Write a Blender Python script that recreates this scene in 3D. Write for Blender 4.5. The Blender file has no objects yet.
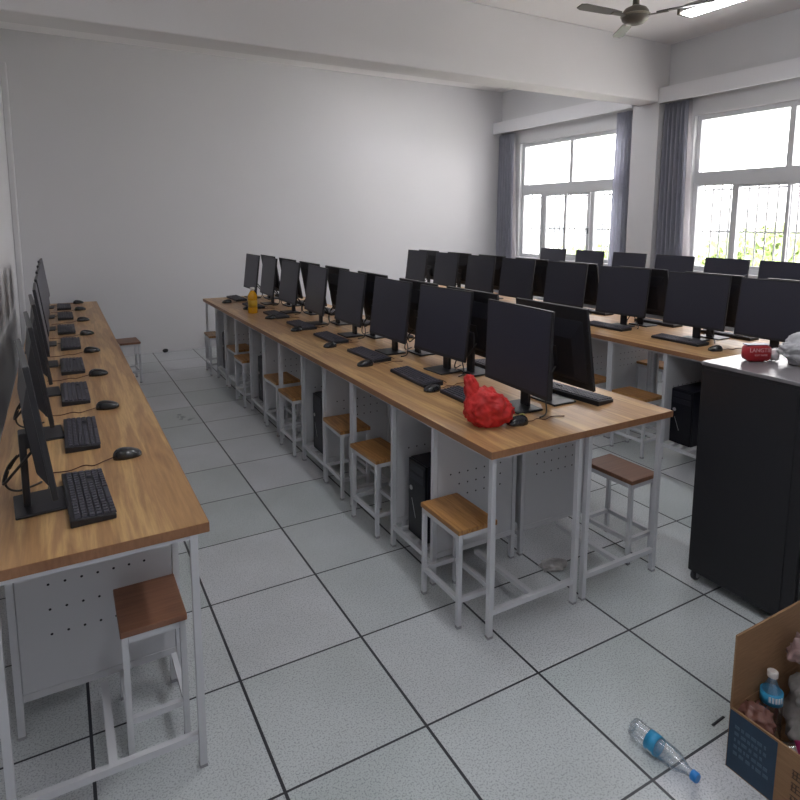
import bpy, bmesh, math, random
from mathutils import Vector, Matrix, Euler, noise

random.seed(7)
S = bpy.context.scene
COL = S.collection
R = math.radians

# ------------------------------------------------------------------ camera
cd = bpy.data.cameras.new('camera')
cam = bpy.data.objects.new('camera', cd)
COL.objects.link(cam)
cam.location = (-0.9975, -1.5386, 1.7001)
cam.rotation_euler = (math.pi / 2 - 0.13266, 0, -0.49917)
cd.sensor_width = 36
cd.lens = 601.124 * 36 / 800
cd.shift_x = 0.01815
cd.shift_y = -0.1252
cd.clip_start = 0.02
cd.clip_end = 300
S.camera = cam

# ------------------------------------------------------------------ sky, sun, exposure
W = bpy.data.worlds.new('sky')
S.world = W
W.use_nodes = True
bg = W.node_tree.nodes['Background']
bg.inputs[0].default_value = (1.0, 0.97, 0.97, 1)
bg.inputs[1].default_value = 4.9
sd = bpy.data.lights.new('sun', 'SUN')
sd.energy = 5.5
sd.angle = R(4)
sun = bpy.data.objects.new('sun', sd)
COL.objects.link(sun)
sun.rotation_euler = (0, R(-42), R(15))
sun.location = (-4, 2, 12)
for (wy, wl) in ((5.0, 1.9), (2.05, 1.95)):
    pd = bpy.data.lights.new('window_portal', 'AREA')
    pd.shape = 'RECTANGLE'
    pd.size = 1.7
    pd.size_y = wl
    pd.cycles.is_portal = True
    po = bpy.data.objects.new('window_portal', pd)
    COL.objects.link(po)
    po.location = (5.84, wy, 2.0)
    po.rotation_euler = (0, R(90), 0)
S.view_settings.view_transform = 'Standard'
S.view_settings.look = 'None'
S.view_settings.gamma = 1
S.view_settings.use_curve_mapping = False
S.view_settings.exposure = 1.29

# ------------------------------------------------------------------ materials
def new_mat(name):
    m = bpy.data.materials.new(name)
    m.use_nodes = True
    return m, m.node_tree.nodes, m.node_tree.links, m.node_tree.nodes['Principled BSDF']

def mat(name, col, rough=0.5, metal=0.0, var=0.06, scale=9.0, bump=0.0, spec=0.5, coat=0.0):
    m, N, L, b = new_mat(name)
    tc = N.new('ShaderNodeTexCoord')
    nz = N.new('ShaderNodeTexNoise')
    nz.inputs['Scale'].default_value = scale
    nz.inputs['Detail'].default_value = 4
    L.new(tc.outputs['Object'], nz.inputs['Vector'])
    mx = N.new('ShaderNodeMix')
    mx.data_type = 'RGBA'
    mx.inputs[6].default_value = (*[c * (1 - var) for c in col], 1)
    mx.inputs[7].default_value = (*[min(1, c * (1 + var)) for c in col], 1)
    L.new(nz.outputs[0], mx.inputs[0])
    L.new(mx.outputs[2], b.inputs['Base Color'])
    b.inputs['Roughness'].default_value = rough
    b.inputs['Metallic'].default_value = metal
    b.inputs['Specular IOR Level'].default_value = spec
    b.inputs['Coat Weight'].default_value = coat
    if bump:
        bp = N.new('ShaderNodeBump')
        bp.inputs['Strength'].default_value = bump
        bp.inputs['Distance'].default_value = 0.003
        L.new(nz.outputs[0], bp.inputs['Height'])
        L.new(bp.outputs[0], b.inputs['Normal'])
    return m

def ramp(N, stops):
    r = N.new('ShaderNodeValToRGB')
    e = r.color_ramp.elements
    while len(e) < len(stops):
        e.new(0.5)
    for i, (p, c) in enumerate(stops):
        e[i].position = p
        e[i].color = (*c, 1)
    return r

def wood(name, cols, sx=14.0, sy=0.9, rough=0.38, axis='y'):
    m, N, L, b = new_mat(name)
    tc = N.new('ShaderNodeTexCoord')
    oi = N.new('ShaderNodeObjectInfo')
    ad = N.new('ShaderNodeVectorMath')
    ad.operation = 'ADD'
    sc = N.new('ShaderNodeVectorMath')
    sc.operation = 'SCALE'
    sc.inputs[0].default_value = (7, 13, 3)
    L.new(oi.outputs['Random'], sc.inputs['Scale'])
    L.new(tc.outputs['Object'], ad.inputs[0])
    L.new(sc.outputs[0], ad.inputs[1])
    mp = N.new('ShaderNodeMapping')
    mp.inputs['Scale'].default_value = (sx, sy, 6) if axis == 'y' else (sy, sx, 6)
    L.new(ad.outputs[0], mp.inputs[0])
    nz = N.new('ShaderNodeTexNoise')
    nz.inputs['Scale'].default_value = 1.0
    nz.inputs['Detail'].default_value = 5
    nz.inputs['Roughness'].default_value = 0.6
    nz.inputs['Distortion'].default_value = 0.25
    L.new(mp.outputs[0], nz.inputs['Vector'])
    r = ramp(N, cols)
    L.new(nz.outputs[0], r.inputs[0])
    mp2 = N.new('ShaderNodeMapping')
    mp2.inputs['Scale'].default_value = (90, 3, 30) if axis == 'y' else (3, 90, 30)
    L.new(ad.outputs[0], mp2.inputs[0])
    n2 = N.new('ShaderNodeTexNoise')
    n2.inputs['Scale'].default_value = 1.0
    L.new(mp2.outputs[0], n2.inputs['Vector'])
    r2 = ramp(N, [(0.3, (0.84, 0.82, 0.8)), (0.6, (1, 1, 1))])
    L.new(n2.outputs[0], r2.inputs[0])
    mx = N.new('ShaderNodeMix')
    mx.data_type = 'RGBA'
    mx.blend_type = 'MULTIPLY'
    mx.inputs[0].default_value = 1
    L.new(r.outputs[0], mx.inputs[6])
    L.new(r2.outputs[0], mx.inputs[7])
    L.new(mx.outputs[2], b.inputs['Base Color'])
    b.inputs['Roughness'].default_value = rough
    return m

def glass_mat(name, tint=(1, 1, 1), gloss=0.08, rough=0.02):
    m, N, L, b = new_mat(name)
    N.remove(b)
    t = N.new('ShaderNodeBsdfTransparent')
    t.inputs[0].default_value = (*tint, 1)
    g = N.new('ShaderNodeBsdfGlossy')
    g.inputs['Roughness'].default_value = rough
    fr = N.new('ShaderNodeLayerWeight')
    fr.inputs[0].default_value = 0.25
    mm = N.new('ShaderNodeMath')
    mm.operation = 'MULTIPLY_ADD'
    mm.inputs[1].default_value = 0.5
    mm.inputs[2].default_value = gloss
    L.new(fr.outputs['Fresnel'], mm.inputs[0])
    mx = N.new('ShaderNodeMixShader')
    L.new(mm.outputs[0], mx.inputs[0])
    L.new(t.outputs[0], mx.inputs[1])
    L.new(g.outputs[0], mx.inputs[2])
    L.new(mx.outputs[0], N['Material Output'].inputs[0])
    return m

def film_mat(name, col, alpha, rough=0.28):
    m, N, L, b = new_mat(name)
    tc = N.new('ShaderNodeTexCoord')
    nz = N.new('ShaderNodeTexNoise')
    nz.inputs['Scale'].default_value = 22
    nz.inputs['Detail'].default_value = 5
    L.new(tc.outputs['Object'], nz.inputs['Vector'])
    r = ramp(N, [(0.35, tuple(c * 0.7 for c in col)), (0.7, tuple(min(1, c * 1.25) for c in col))])
    L.new(nz.outputs[0], r.inputs[0])
    L.new(r.outputs[0], b.inputs['Base Color'])
    b.inputs['Roughness'].default_value = rough
    t = N.new('ShaderNodeBsdfTransparent')
    t.inputs[0].default_value = (*[0.5 + 0.5 * min(1, c) for c in col], 1)
    mx = N.new('ShaderNodeMixShader')
    mx.inputs[0].default_value = alpha
    L.new(t.outputs[0], mx.inputs[1])
    L.new(b.outputs[0], mx.inputs[2])
    L.new(mx.outputs[0], N['Material Output'].inputs[0])
    return m

def floor_mat():
    m, N, L, b = new_mat('speckled_tile')
    tc = N.new('ShaderNodeTexCoord')
    sep = N.new('ShaderNodeSeparateXYZ')
    L.new(tc.outputs['Object'], sep.inputs[0])
    def M(op, a, bb=None, c=None):
        n = N.new('ShaderNodeMath')
        n.operation = op
        for i, v in enumerate((a, bb, c)):
            if v is None:
                continue
            if isinstance(v, (int, float)):
                n.inputs[i].default_value = v
            else:
                L.new(v, n.inputs[i])
        return n.outputs[0]
    def line(o, w):
        s = M('DIVIDE', o, 0.5)
        f = M('SUBTRACT', s, M('FLOOR', M('ADD', s, 0.5)))
        d = M('MULTIPLY', M('ABSOLUTE', f), 0.5)
        return M('LESS_THAN', d, w)
    g = M('MAXIMUM', line(sep.outputs[0], 0.0052), line(sep.outputs[1], 0.0040))
    comb = N.new('ShaderNodeCombineXYZ')
    L.new(M('FLOOR', M('DIVIDE', sep.outputs[0], 0.5)), comb.inputs[0])
    L.new(M('FLOOR', M('DIVIDE', sep.outputs[1], 0.5)), comb.inputs[1])
    wn = N.new('ShaderNodeTexWhiteNoise')
    L.new(comb.outputs[0], wn.inputs['Vector'])
    tint = ramp(N, [(0.0, (0.52, 0.565, 0.57)), (0.5, (0.59, 0.615, 0.63)), (1.0, (0.64, 0.65, 0.68))])
    L.new(wn.outputs['Value'], tint.inputs[0])
    n1 = N.new('ShaderNodeTexNoise')
    n1.inputs['Scale'].default_value = 170
    n1.inputs['Detail'].default_value = 2
    L.new(tc.outputs['Object'], n1.inputs['Vector'])
    sp = ramp(N, [(0.36, (0.62, 0.64, 0.66)), (0.5, (1, 1, 1)), (0.66, (1.0, 1.0, 1.0))])
    L.new(n1.outputs[0], sp.inputs[0])
    mx = N.new('ShaderNodeMix')
    mx.data_type = 'RGBA'
    mx.blend_type = 'MULTIPLY'
    mx.inputs[0].default_value = 1
    L.new(tint.outputs[0], mx.inputs[6])
    L.new(sp.outputs[0], mx.inputs[7])
    n2 = N.new('ShaderNodeTexNoise')
    n2.inputs['Scale'].default_value = 2.3
    n2.inputs['Detail'].default_value = 6
    L.new(tc.outputs['Object'], n2.inputs['Vector'])
    dr = ramp(N, [(0.3, (0.86, 0.87, 0.86)), (0.62, (1, 1, 1))])
    L.new(n2.outputs[0], dr.inputs[0])
    m3 = N.new('ShaderNodeMix')
    m3.data_type = 'RGBA'
    m3.blend_type = 'MULTIPLY'
    m3.inputs[0].default_value = 1
    L.new(mx.outputs[2], m3.inputs[6])
    L.new(dr.outputs[0], m3.inputs[7])
    m4 = N.new('ShaderNodeMix')
    m4.data_type = 'RGBA'
    L.new(g, m4.inputs[0])
    L.new(m3.outputs[2], m4.inputs[6])
    m4.inputs[7].default_value = (0.025, 0.027, 0.035, 1)
    L.new(m4.outputs[2], b.inputs['Base Color'])
    rr = M('MULTIPLY_ADD', n2.outputs[0], 0.25, 0.2)
    L.new(rr, b.inputs['Roughness'])
    return m

def curtain_mat():
    m, N, L, b = new_mat('curtain_fabric')
    tc = N.new('ShaderNodeTexCoord')
    wv = N.new('ShaderNodeTexNoise')
    mp = N.new('ShaderNodeMapping')
    mp.inputs['Scale'].default_value = (60, 60, 1.5)
    L.new(tc.outputs['Object'], mp.inputs[0])
    L.new(mp.outputs[0], wv.inputs['Vector'])
    r = ramp(N, [(0.3, (0.46, 0.465, 0.54)), (0.7, (0.64, 0.645, 0.72))])
    L.new(wv.outputs[0], r.inputs[0])
    L.new(r.outputs[0], b.inputs['Base Color'])
    b.inputs['Roughness'].default_value = 0.85
    tr = N.new('ShaderNodeBsdfTranslucent')
    L.new(r.outputs[0], tr.inputs[0])
    ms = N.new('ShaderNodeMixShader')
    ms.inputs[0].default_value = 0.2
    L.new(b.outputs[0], ms.inputs[1])
    L.new(tr.outputs[0], ms.inputs[2])
    L.new(ms.outputs[0], N['Material Output'].inputs[0])
    return m

def emit_mat(name, col, st):
    m, N, L, b = new_mat(name)
    b.inputs['Emission Color'].default_value = (*col, 1)
    b.inputs['Emission Strength'].default_value = st
    b.inputs['Base Color'].default_value = (0.9, 0.9, 0.9, 1)
    return m

def card_mat():
    m, N, L, b = new_mat('cardboard')
    tc = N.new('ShaderNodeTexCoord')
    mp = N.new('ShaderNodeMapping')
    mp.inputs['Scale'].default_value = (3, 3, 60)
    L.new(tc.outputs['Object'], mp.inputs[0])
    nz = N.new('ShaderNodeTexNoise')
    nz.inputs['Detail'].default_value = 5
    L.new(mp.outputs[0], nz.inputs['Vector'])
    r = ramp(N, [(0.3, (0.23, 0.125, 0.06)), (0.7, (0.30, 0.17, 0.085))])
    L.new(nz.outputs[0], r.inputs[0])
    L.new(r.outputs[0], b.inputs['Base Color'])
    b.inputs['Roughness'].default_value = 0.8
    return m

M_WALL = mat('wall_paint', (0.68, 0.675, 0.69), 0.75, var=0.025, scale=1.3, bump=0.05)
M_WALLR = mat('window_wall_paint', (0.70, 0.70, 0.71), 0.75, var=0.02, scale=1.3)
M_CEIL = mat('ceiling_paint', (0.88, 0.86, 0.86), 0.8, var=0.03, scale=1.1)
M_BEAM = mat('beam_paint', (0.76, 0.745, 0.745), 0.75, var=0.03, scale=1.1)
M_TRIM = mat('pelmet_paint', (0.80, 0.80, 0.82), 0.5, var=0.02)
M_FLOOR = floor_mat()
M_TOP = wood('oak_laminate', [(0.32, (0.29, 0.145, 0.065)), (0.43, (0.46, 0.265, 0.115)), (0.50, (0.38, 0.21, 0.095)), (0.60, (0.59, 0.375, 0.165)), (0.70, (0.40, 0.225, 0.105))])
M_EDGE = wood('laminate_edge', [(0.3, (0.26, 0.125, 0.06)), (0.7, (0.36, 0.18, 0.09))], 8, 2, 0.45)
M_SEAT = wood('seat_laminate', [(0.35, (0.26, 0.115, 0.036)), (0.47, (0.48, 0.25, 0.085)), (0.55, (0.33, 0.155, 0.05)), (0.68, (0.45, 0.235, 0.08))], 26, 1.6, 0.4)
M_SEATR = wood('red_brown_laminate', [(0.3, (0.17, 0.075, 0.042)), (0.5, (0.25, 0.115, 0.065)), (0.7, (0.2, 0.09, 0.05))], 26, 1.6, 0.4, 'x')
M_METAL = mat('white_painted_steel', (0.60, 0.61, 0.64), 0.4, var=0.03, scale=20)
M_PANEL = mat('grey_white_panel', (0.55, 0.555, 0.58), 0.5, var=0.03, scale=3)
M_HOLE = mat('hole_dark', (0.02, 0.02, 0.025), 0.9)
M_CAP = mat('foot_plastic', (0.33, 0.33, 0.35), 0.6)
M_BLACK = mat('black_plastic', (0.016, 0.016, 0.02), 0.42, var=0.1)
M_BACK = mat('monitor_back_plastic', (0.010, 0.010, 0.016), 0.5, var=0.08)
M_SCREEN = mat('dark_screen', (0.027, 0.028, 0.046), 0.35, var=0.04, spec=0.55)
M_BEZEL = mat('bezel_plastic', (0.02, 0.02, 0.024), 0.4)
M_KEY = mat('key_plastic', (0.062, 0.060, 0.078), 0.5, var=0.1)
M_KEYB = mat('keyboard_base', (0.014, 0.014, 0.018), 0.45)
M_MOUSE = mat('mouse_plastic', (0.018, 0.018, 0.021), 0.25, coat=0.3)
M_CABLE = mat('black_cable', (0.02, 0.017, 0.017), 0.5)
M_CABLE2 = mat('red_brown_cable', (0.09, 0.025, 0.015), 0.5)
M_RACK = mat('rack_black_steel', (0.011, 0.011, 0.014), 0.5, var=0.12, scale=2)
M_RACKTOP = mat('rack_top_grey', (0.20, 0.19, 0.20), 0.25)
M_TOWER = mat('tower_black', (0.006, 0.006, 0.014), 0.4, var=0.2)
M_GLOSS = mat('tower_gloss', (0.004, 0.004, 0.008), 0.3, spec=0.3)
M_SILVER = mat('silver_plastic', (0.5, 0.5, 0.5), 0.3, metal=0.5)
M_WIN = mat('window_frame_white', (0.62, 0.63, 0.65), 0.4, var=0.02)
M_GASK = mat('window_gasket', (0.10, 0.10, 0.11), 0.6)
M_GLASS = glass_mat('window_glass')
M_BOTTLE = glass_mat('clear_bottle_plastic', (0.90, 0.93, 0.96), 0.14, 0.05)
M_BAR = mat('grille_steel', (0.22, 0.225, 0.23), 0.5)
M_CURT = curtain_mat()
M_LINING = mat('curtain_lining', (0.62, 0.60, 0.62), 0.8)
M_FAN = mat('fan_bronze', (0.13, 0.115, 0.09), 0.4, metal=0.2)
M_FANRIM = mat('fan_rim', (0.3, 0.28, 0.22), 0.3, metal=0.6)
M_BLADE = mat('fan_blade_paint', (0.11, 0.10, 0.09), 0.45)
M_TUBE = emit_mat('lit_tube', (0.95, 0.96, 1.0), 14)
M_FIX = mat('fixture_white', (0.35, 0.33, 0.32), 0.5)
M_REDBAG = film_mat('red_plastic_film', (0.66, 0.030, 0.028), 0.86, 0.5)
M_WHITEBAG = film_mat('white_plastic_film', (0.52, 0.52, 0.54), 0.9)
M_CLEARBAG = film_mat('clear_plastic_film', (0.52, 0.50, 0.49), 0.45)
M_PINKBAG = film_mat('pinkish_plastic_film', (0.5, 0.34, 0.33), 0.6)
M_YELLOW = mat('orange_juice', (0.75, 0.36, 0.01), 0.2, var=0.1, coat=0.4)
M_YLABEL = mat('juice_label', (0.72, 0.42, 0.03), 0.4)
M_WCAP = mat('white_cap', (0.7, 0.66, 0.64), 0.4)
M_BLUE = mat('blue_cap', (0.02, 0.22, 0.62), 0.35)
M_BLABEL = mat('blue_label', (0.03, 0.30, 0.55), 0.35, var=0.35, scale=60)
M_LABELTXT = mat('label_print', (0.65, 0.7, 0.75), 0.4)
M_LABELRED = mat('label_red_print', (0.3, 0.02, 0.10), 0.4)
M_CARD = card_mat()
M_BOXBLUE = mat('box_blue_print', (0.016, 0.040, 0.075), 0.6, var=0.25, scale=30)
M_BOXTXT = mat('box_print_pale', (0.055, 0.10, 0.15), 0.6)
M_BOXINK = mat('box_dark_ink', (0.075, 0.04, 0.025), 0.7)
M_RED = mat('tissue_red', (0.36, 0.012, 0.02), 0.35, var=0.15, scale=20)
M_PINK = mat('tissue_pink_print', (0.75, 0.42, 0.45), 0.4)
M_TISSUE = mat('tissue_wrapper_white', (0.75, 0.7, 0.7), 0.4)
M_DARKBLUE = mat('dark_blue_strip', (0.03, 0.02, 0.09), 0.4)
M_LEAF = mat('leaf', (0.20, 0.30, 0.10), 0.6, var=0.45, scale=4)
M_LEAF2 = mat('leaf_pale', (0.30, 0.38, 0.15), 0.6, var=0.4, scale=4)
M_TRUNK = mat('bark', (0.16, 0.11, 0.07), 0.9, var=0.3)
M_GROUND = mat('outside_ground', (0.78, 0.77, 0.74), 0.9, var=0.15, scale=0.4)
M_BUILD = mat('far_building_render', (0.72, 0.70, 0.68), 0.8, var=0.06, scale=0.6)
M_BWIN = mat('far_window_glass', (0.25, 0.28, 0.30), 0.3)

# ------------------------------------------------------------------ mesh helpers
def bx(bm, x0, x1, y0, y1, z0, z1, mi=0, mtx=None):
    vs = [bm.verts.new((x, y, z)) for x in (x0, x1) for y in (y0, y1) for z in (z0, z1)]
    if mtx:
        for v in vs:
            v.co = mtx @ v.co
    q = ((0, 1, 3, 2), (4, 6, 7, 5), (0, 4, 5, 1), (2, 3, 7, 6), (0, 2, 6, 4), (1, 5, 7, 3))
    fs = []
    for f in q:
        fc = bm.faces.new([vs[i] for i in f])
        fc.material_index = mi
        fs.append(fc)
    return vs

def lathe(bm, prof, n=20, mi=0, mtx=None, axis='z'):
    rings = []
    for (r, h) in prof:
        ring = []
        for k in range(n):
            a = 2 * math.pi * k / n
            co = Vector((r * math.cos(a), r * math.sin(a), h))
            if axis == 'y':
                co = Vector((co.x, co.z, -co.y))
            elif axis == 'x':
                co = Vector((co.z, co.x, co.y))
            if mtx:
                co = mtx @ co
            ring.append(bm.verts.new(co))
        rings.append(ring)
    for a, b in zip(rings, rings[1:]):
        for k in range(n):
            f = bm.faces.new((a[k], a[(k + 1) % n], b[(k + 1) % n], b[k]))
            f.material_index = mi
            f.smooth = True
    for ring, rev in ((rings[0], True), (rings[-1], False)):
        f = bm.faces.new(list(reversed(ring)) if rev else ring)
        f.material_index = mi

def tube(bm, pts, r, n=7, mi=0):
    pts = [Vector(p) for p in pts]
    rings = []
    for i, p in enumerate(pts):
        d = (pts[min(i + 1, len(pts) - 1)] - pts[max(i - 1, 0)]).normalized()
        up = Vector((0, 0, 1)) if abs(d.z) < 0.9 else Vector((1, 0, 0))
        s = d.cross(up).normalized()
        u = s.cross(d)
        rings.append([bm.verts.new(p + r * (math.cos(2 * math.pi * k / n) * s + math.sin(2 * math.pi * k / n) * u)) for k in range(n)])
    for a, b in zip(rings, rings[1:]):
        for k in range(n):
            f = bm.faces.new((a[k], a[(k + 1) % n], b[(k + 1) % n], b[k]))
            f.smooth = True
            f.material_index = mi
    for ring in (rings[0], rings[-1]):
        bm.faces.new(ring).material_index = mi

def smooth_path(ctrl, n=6):
    P = [Vector(c) for c in ctrl]
    P = [P[0]] + P + [P[-1]]
    out = []
    for i in range(1, len(P) - 2):
        p0, p1, p2, p3 = P[i - 1:i + 3]
        for k in range(n):
            t = k / n
            out.append(0.5 * ((2 * p1) + (p2 - p0) * t + (2 * p0 - 5 * p1 + 4 * p2 - p3) * t * t + (3 * p1 - p0 - 3 * p2 + p3) * t ** 3))
    out.append(P[-2])
    return out

def finish(bm, name, mats, bevel=0.0, seg=2):
    bmesh.ops.recalc_face_normals(bm, faces=bm.faces)
    if bevel:
        es = [e for e in bm.edges if len(e.link_faces) == 2 and e.calc_face_angle(0) > R(35)]
        bmesh.ops.bevel(bm, geom=es, offset=bevel, segments=seg, affect='EDGES', profile=0.5, clamp_overlap=True)
        for f in bm.faces:
            f.smooth = False
    me = bpy.data.meshes.new(name)
    bm.to_mesh(me)
    bm.free()
    for m in (mats if isinstance(mats, (list, tuple)) else [mats]):
        me.materials.append(m)
    return me

def link(name, me, parent=None, loc=None, label=None):
    o = bpy.data.objects.new(name, me)
    COL.objects.link(o)
    if parent:
        o.parent = parent
    if loc:
        o.location = loc
    if label:
        o['label'] = label
    return o

def part(name, bm, mats, parent=None, bevel=0.0, label=None, seg=2):
    return link(name, finish(bm, name, mats, bevel, seg), parent, None, label)

def thing(name, label, cat, loc=(0, 0, 0), rz=0.0, group=None):
    o = bpy.data.objects.new(name, None)
    o.empty_display_size = 0.1
    COL.objects.link(o)
    o.location = loc
    o.rotation_euler = (0, 0, rz)
    return tag(o, label, cat, group)

def tag(o, label, cat, group=None):
    o['label'] = label
    o['category'] = cat
    if group:
        o['group'] = group
    return o

def struct(name, bm, m, bevel=0.0):
    o = part(name, bm, m, None, bevel)
    o['kind'] = 'structure'
    return o

def dup(root, loc, rz, label, group=None, name=None):
    def cp(o, parent):
        c = o.copy()
        COL.objects.link(c)
        c.parent = parent
        for ch in o.children:
            cp(ch, c)
        return c
    r = cp(root, None)
    r.location = loc
    r.rotation_euler = (0, 0, rz)
    r['label'] = label
    if group:
        r['group'] = group
    return r

def BM():
    return bmesh.new()

ORD = ['first', 'second', 'third', 'fourth', 'fifth', 'sixth', 'seventh', 'eighth', 'ninth']

# ------------------------------------------------------------------ the room
XL, XR, YB, YF, ZC = -1.42, 5.62, 6.56, -3.3, 3.78
b = BM(); bx(b, XL - 0.2, XR + 0.2, YF - 0.2, YB + 0.2, -0.1, 0); struct('floor', b, M_FLOOR)
b = BM(); bx(b, XL - 0.2, XR + 0.2, YF - 0.2, YB + 0.2, ZC, ZC + 0.15); struct('ceiling', b, M_CEIL)
b = BM(); bx(b, XL - 0.2, XR + 0.2, YB, YB + 0.2, 0, ZC); struct('wall_back', b, M_WALL)
b = BM(); bx(b, XL - 0.2, XL, YF, YB, 0, ZC); struct('wall_left', b, M_WALL)
b = BM(); bx(b, XL - 0.2, XR + 0.2, YF - 0.2, YF, 0, ZC); struct('wall_front', b, M_WALL)
WINS = [(3.97, 6.08), (0.95, 3.07)]
Z0, Z1 = 1.10, 2.90
b = BM()
bx(b, XR, XR + 0.2, YF, YB, 0, Z0)
bx(b, XR, XR + 0.2, YF, YB, Z1, ZC)
ys = [YF] + [v for w in sorted(WINS) for v in w] + [YB]
for i in range(0, len(ys), 2):
    bx(b, XR, XR + 0.2, ys[i], ys[i + 1], Z0, Z1)
struct('wall_right', b, M_WALLR)
# ceiling beam with its column, and the pelmet boxes over the curtains
b = BM(); bx(b, XL, XR, 3.44, 3.74, 3.10, ZC); struct('trim_1', b, M_BEAM, 0.012)
b = BM(); bx(b, 5.46, XR, 3.44, 3.82, 0, 3.10); struct('trim_2', b, M_WALL, 0.006)
b = BM(); bx(b, 5.44, 5.465, 3.82, YB, 3.09, 3.27); bx(b, 5.465, XR, 3.82, YB, 3.25, 3.27); struct('trim_3', b, M_TRIM)
b = BM(); bx(b, 5.44, 5.465, 0.2, 3.44, 3.08, 3.26); bx(b, 5.465, XR, 0.2, 3.44, 3.24, 3.26); struct('trim_4', b, M_TRIM)
b = BM(); bx(b, XL, -1.36, 6.42, YB, 0, 3.4); struct('trim_5', b, M_WALL, 0.01)

# windows
def window(n, y0, y1, tops, lows, sash):
    b = BM()
    xa, xb = XR + 0.05, XR + 0.12
    f = 0.055
    bx(b, xa, xb, y0, y0 + f, Z0, Z1)
    bx(b, xa, xb, y1 - f, y1, Z0, Z1)
    bx(b, xa, xb, y0 + f, y1 - f, Z0, Z0 + f)
    bx(b, xa, xb, y0 + f, y1 - f, Z1 - f, Z1)
    bx(b, xa - 0.01, xb, y0 + f, y1 - f, 2.09, 2.25)
    for y in tops:
        bx(b, xa, xb, y - 0.03, y + 0.03, 2.22, Z1 - f)
    for y in lows:
        bx(b, xa, xb, y - 0.035, y + 0.035, Z0 + f, 2.11)
    o = struct('window_%d' % n, b, M_WIN, 0.004)
    for i, (sa, sb) in enumerate(sash):      # sliding sashes a little proud of the frame
        b = BM()
        xs = xa - 0.012 if i % 2 else xa + 0.018
        g = 0.035
        for (ya, yb, za, zb) in ((sa, sa + g, Z0 + f, 2.10), (sb - g, sb, Z0 + f, 2.10), (sa + g, sb - g, Z0 + f, Z0 + f + g), (sa + g, sb - g, 2.06, 2.10)):
            bx(b, xs, xs + 0.025, ya, yb, za, zb)
        bx(b, xs - 0.002, xs + 0.001, sa + g, sa + g + 0.008, Z0 + f + g, 2.06, 1)
        s = part('sash', b, [M_WIN, M_GASK], o)
        b = BM(); bx(b, xs - 0.018, xs, sa + 0.008, sa + 0.026, 1.50, 1.58); part('latch', b, M_GASK, s)
    b = BM(); bx(b, xa + 0.045, xa + 0.050, y0 + f, y1 - f, Z0 + f, 2.11)
    bx(b, xa + 0.045, xa + 0.050, y0 + f, y1 - f, 2.22, Z1 - f)
    part('pane', b, M_GLASS, o)
    b = BM(); bx(b, XR - 0.04, XR + 0.05, y0 - 0.02, y1 + 0.02, Z0 - 0.03, Z0 + 0.001); part('window_sill', b, M_TRIM, o)
    # security grille outside
    gr = thing('window_grille', ['steel security grille outside the far window beside the back wall', 'steel security grille outside the window to the right of the column'][n - 1], 'grille', (XR + 0.28, (y0 + y1) / 2, Z0 - 0.05))
    h = (y1 - y0) / 2
    b = BM()
    for z in (0.06, 0.50, 0.99):
        bx(b, -0.009, 0.009, -h - 0.02, h + 0.02, z, z + 0.022)
    for s in (-1, 1):
        bx(b, -0.08, 0.01, s * h - 0.01, s * h + 0.01, 0.06, 0.085)
        bx(b, -0.08, 0.01, s * h - 0.01, s * h + 0.01, 0.97, 0.995)
    part('rails', b, M_BAR, gr)
    b = BM(); lathe(b, [(0.0105, 0), (0.0105, 1.05)], 8)
    me = finish(b, 'bar', M_BAR)
    k = int(2 * h / 0.105)
    for i in range(k + 1):
        link('bar', me, gr, (0, -h + i * 2 * h / k, 0))
window(1, 3.97, 6.08, [5.03], [4.60, 5.55], [(4.66, 5.12), (5.08, 5.62)])
window(2, 0.95, 3.07, [2.02], [2.56, 1.50], [(1.97, 2.58), (1.48, 2.01)])

# curtains
def curtain(y0, y1, label, folds, ztop=3.075, zbot=0.42, flare=0.0, lining=False, side=1):
    b = BM()
    nz, ny = 14, folds * 8
    grid = []
    for j in range(nz + 1):
        t = j / nz
        row = []
        for i in range(ny + 1):
            s = i / ny
            z = ztop - (ztop - zbot) * t
            sw = math.sin(t * 3.1 + 1) * 0.012
            yy = y0 + (y1 - y0) * s
            yy += side * flare * math.sin(min(1, t * 1.6) * math.pi * 0.5) * (s if side < 0 else s) * 0 + sw
            if side < 0:
                yy -= flare * t * (1 - s)
            else:
                yy += flare * t * s
            amp = 0.030 + 0.016 * t
            ph = 2 * math.pi * folds * s + 0.5 * math.sin(3 * t + 2 * s)
            xx = 5.545 + amp * math.sin(ph) + 0.006 * math.sin(2.3 * ph + 2 * t)
            row.append(b.verts.new((xx, yy, z)))
        grid.append(row)
    for j in range(nz):
        for i in range(ny):
            f = b.faces.new((grid[j][i], grid[j][i + 1], grid[j + 1][i + 1], grid[j + 1][i]))
            f.smooth = True
    bmesh.ops.solidify(b, geom=b.faces[:], thickness=0.004)
    c = tag(part('curtain', b, M_CURT), label, 'curtain', 'grey blue curtains at the windows')
    if lining:
        b = BM()
        ye = y0 if side < 0 else y1
        rows = []
        for j in range(nz + 1):
            t = j / nz
            z = ztop - (ztop - zbot) * t
            wd = 0.05 + 0.11 * t ** 1.5
            e = ye + (-flare * t if side < 0 else flare * t)
            rows.append([b.verts.new((5.535 + 0.015 * math.sin(4 * k / 4.0 * 3 + t), e + side * (wd * k / 4.0 - 0.02), z)) for k in range(5)])
        for j in range(nz):
            for k in range(4):
                b.faces.new((rows[j][k], rows[j][k + 1], rows[j + 1][k + 1], rows[j + 1][k])).smooth = True
        bmesh.ops.solidify(b, geom=b.faces[:], thickness=0.003)
        part('lining', b, M_LINING, c, label='pale inner lining showing at the edge')
    return c
curtain(6.12, 6.50, 'grey blue pleated curtain in the corner beside the back wall', 6, lining=True, side=-1, flare=0.0)
curtain(3.86, 4.11, 'narrow grey curtain hanging just left of the white column', 5, flare=0.05)
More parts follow.
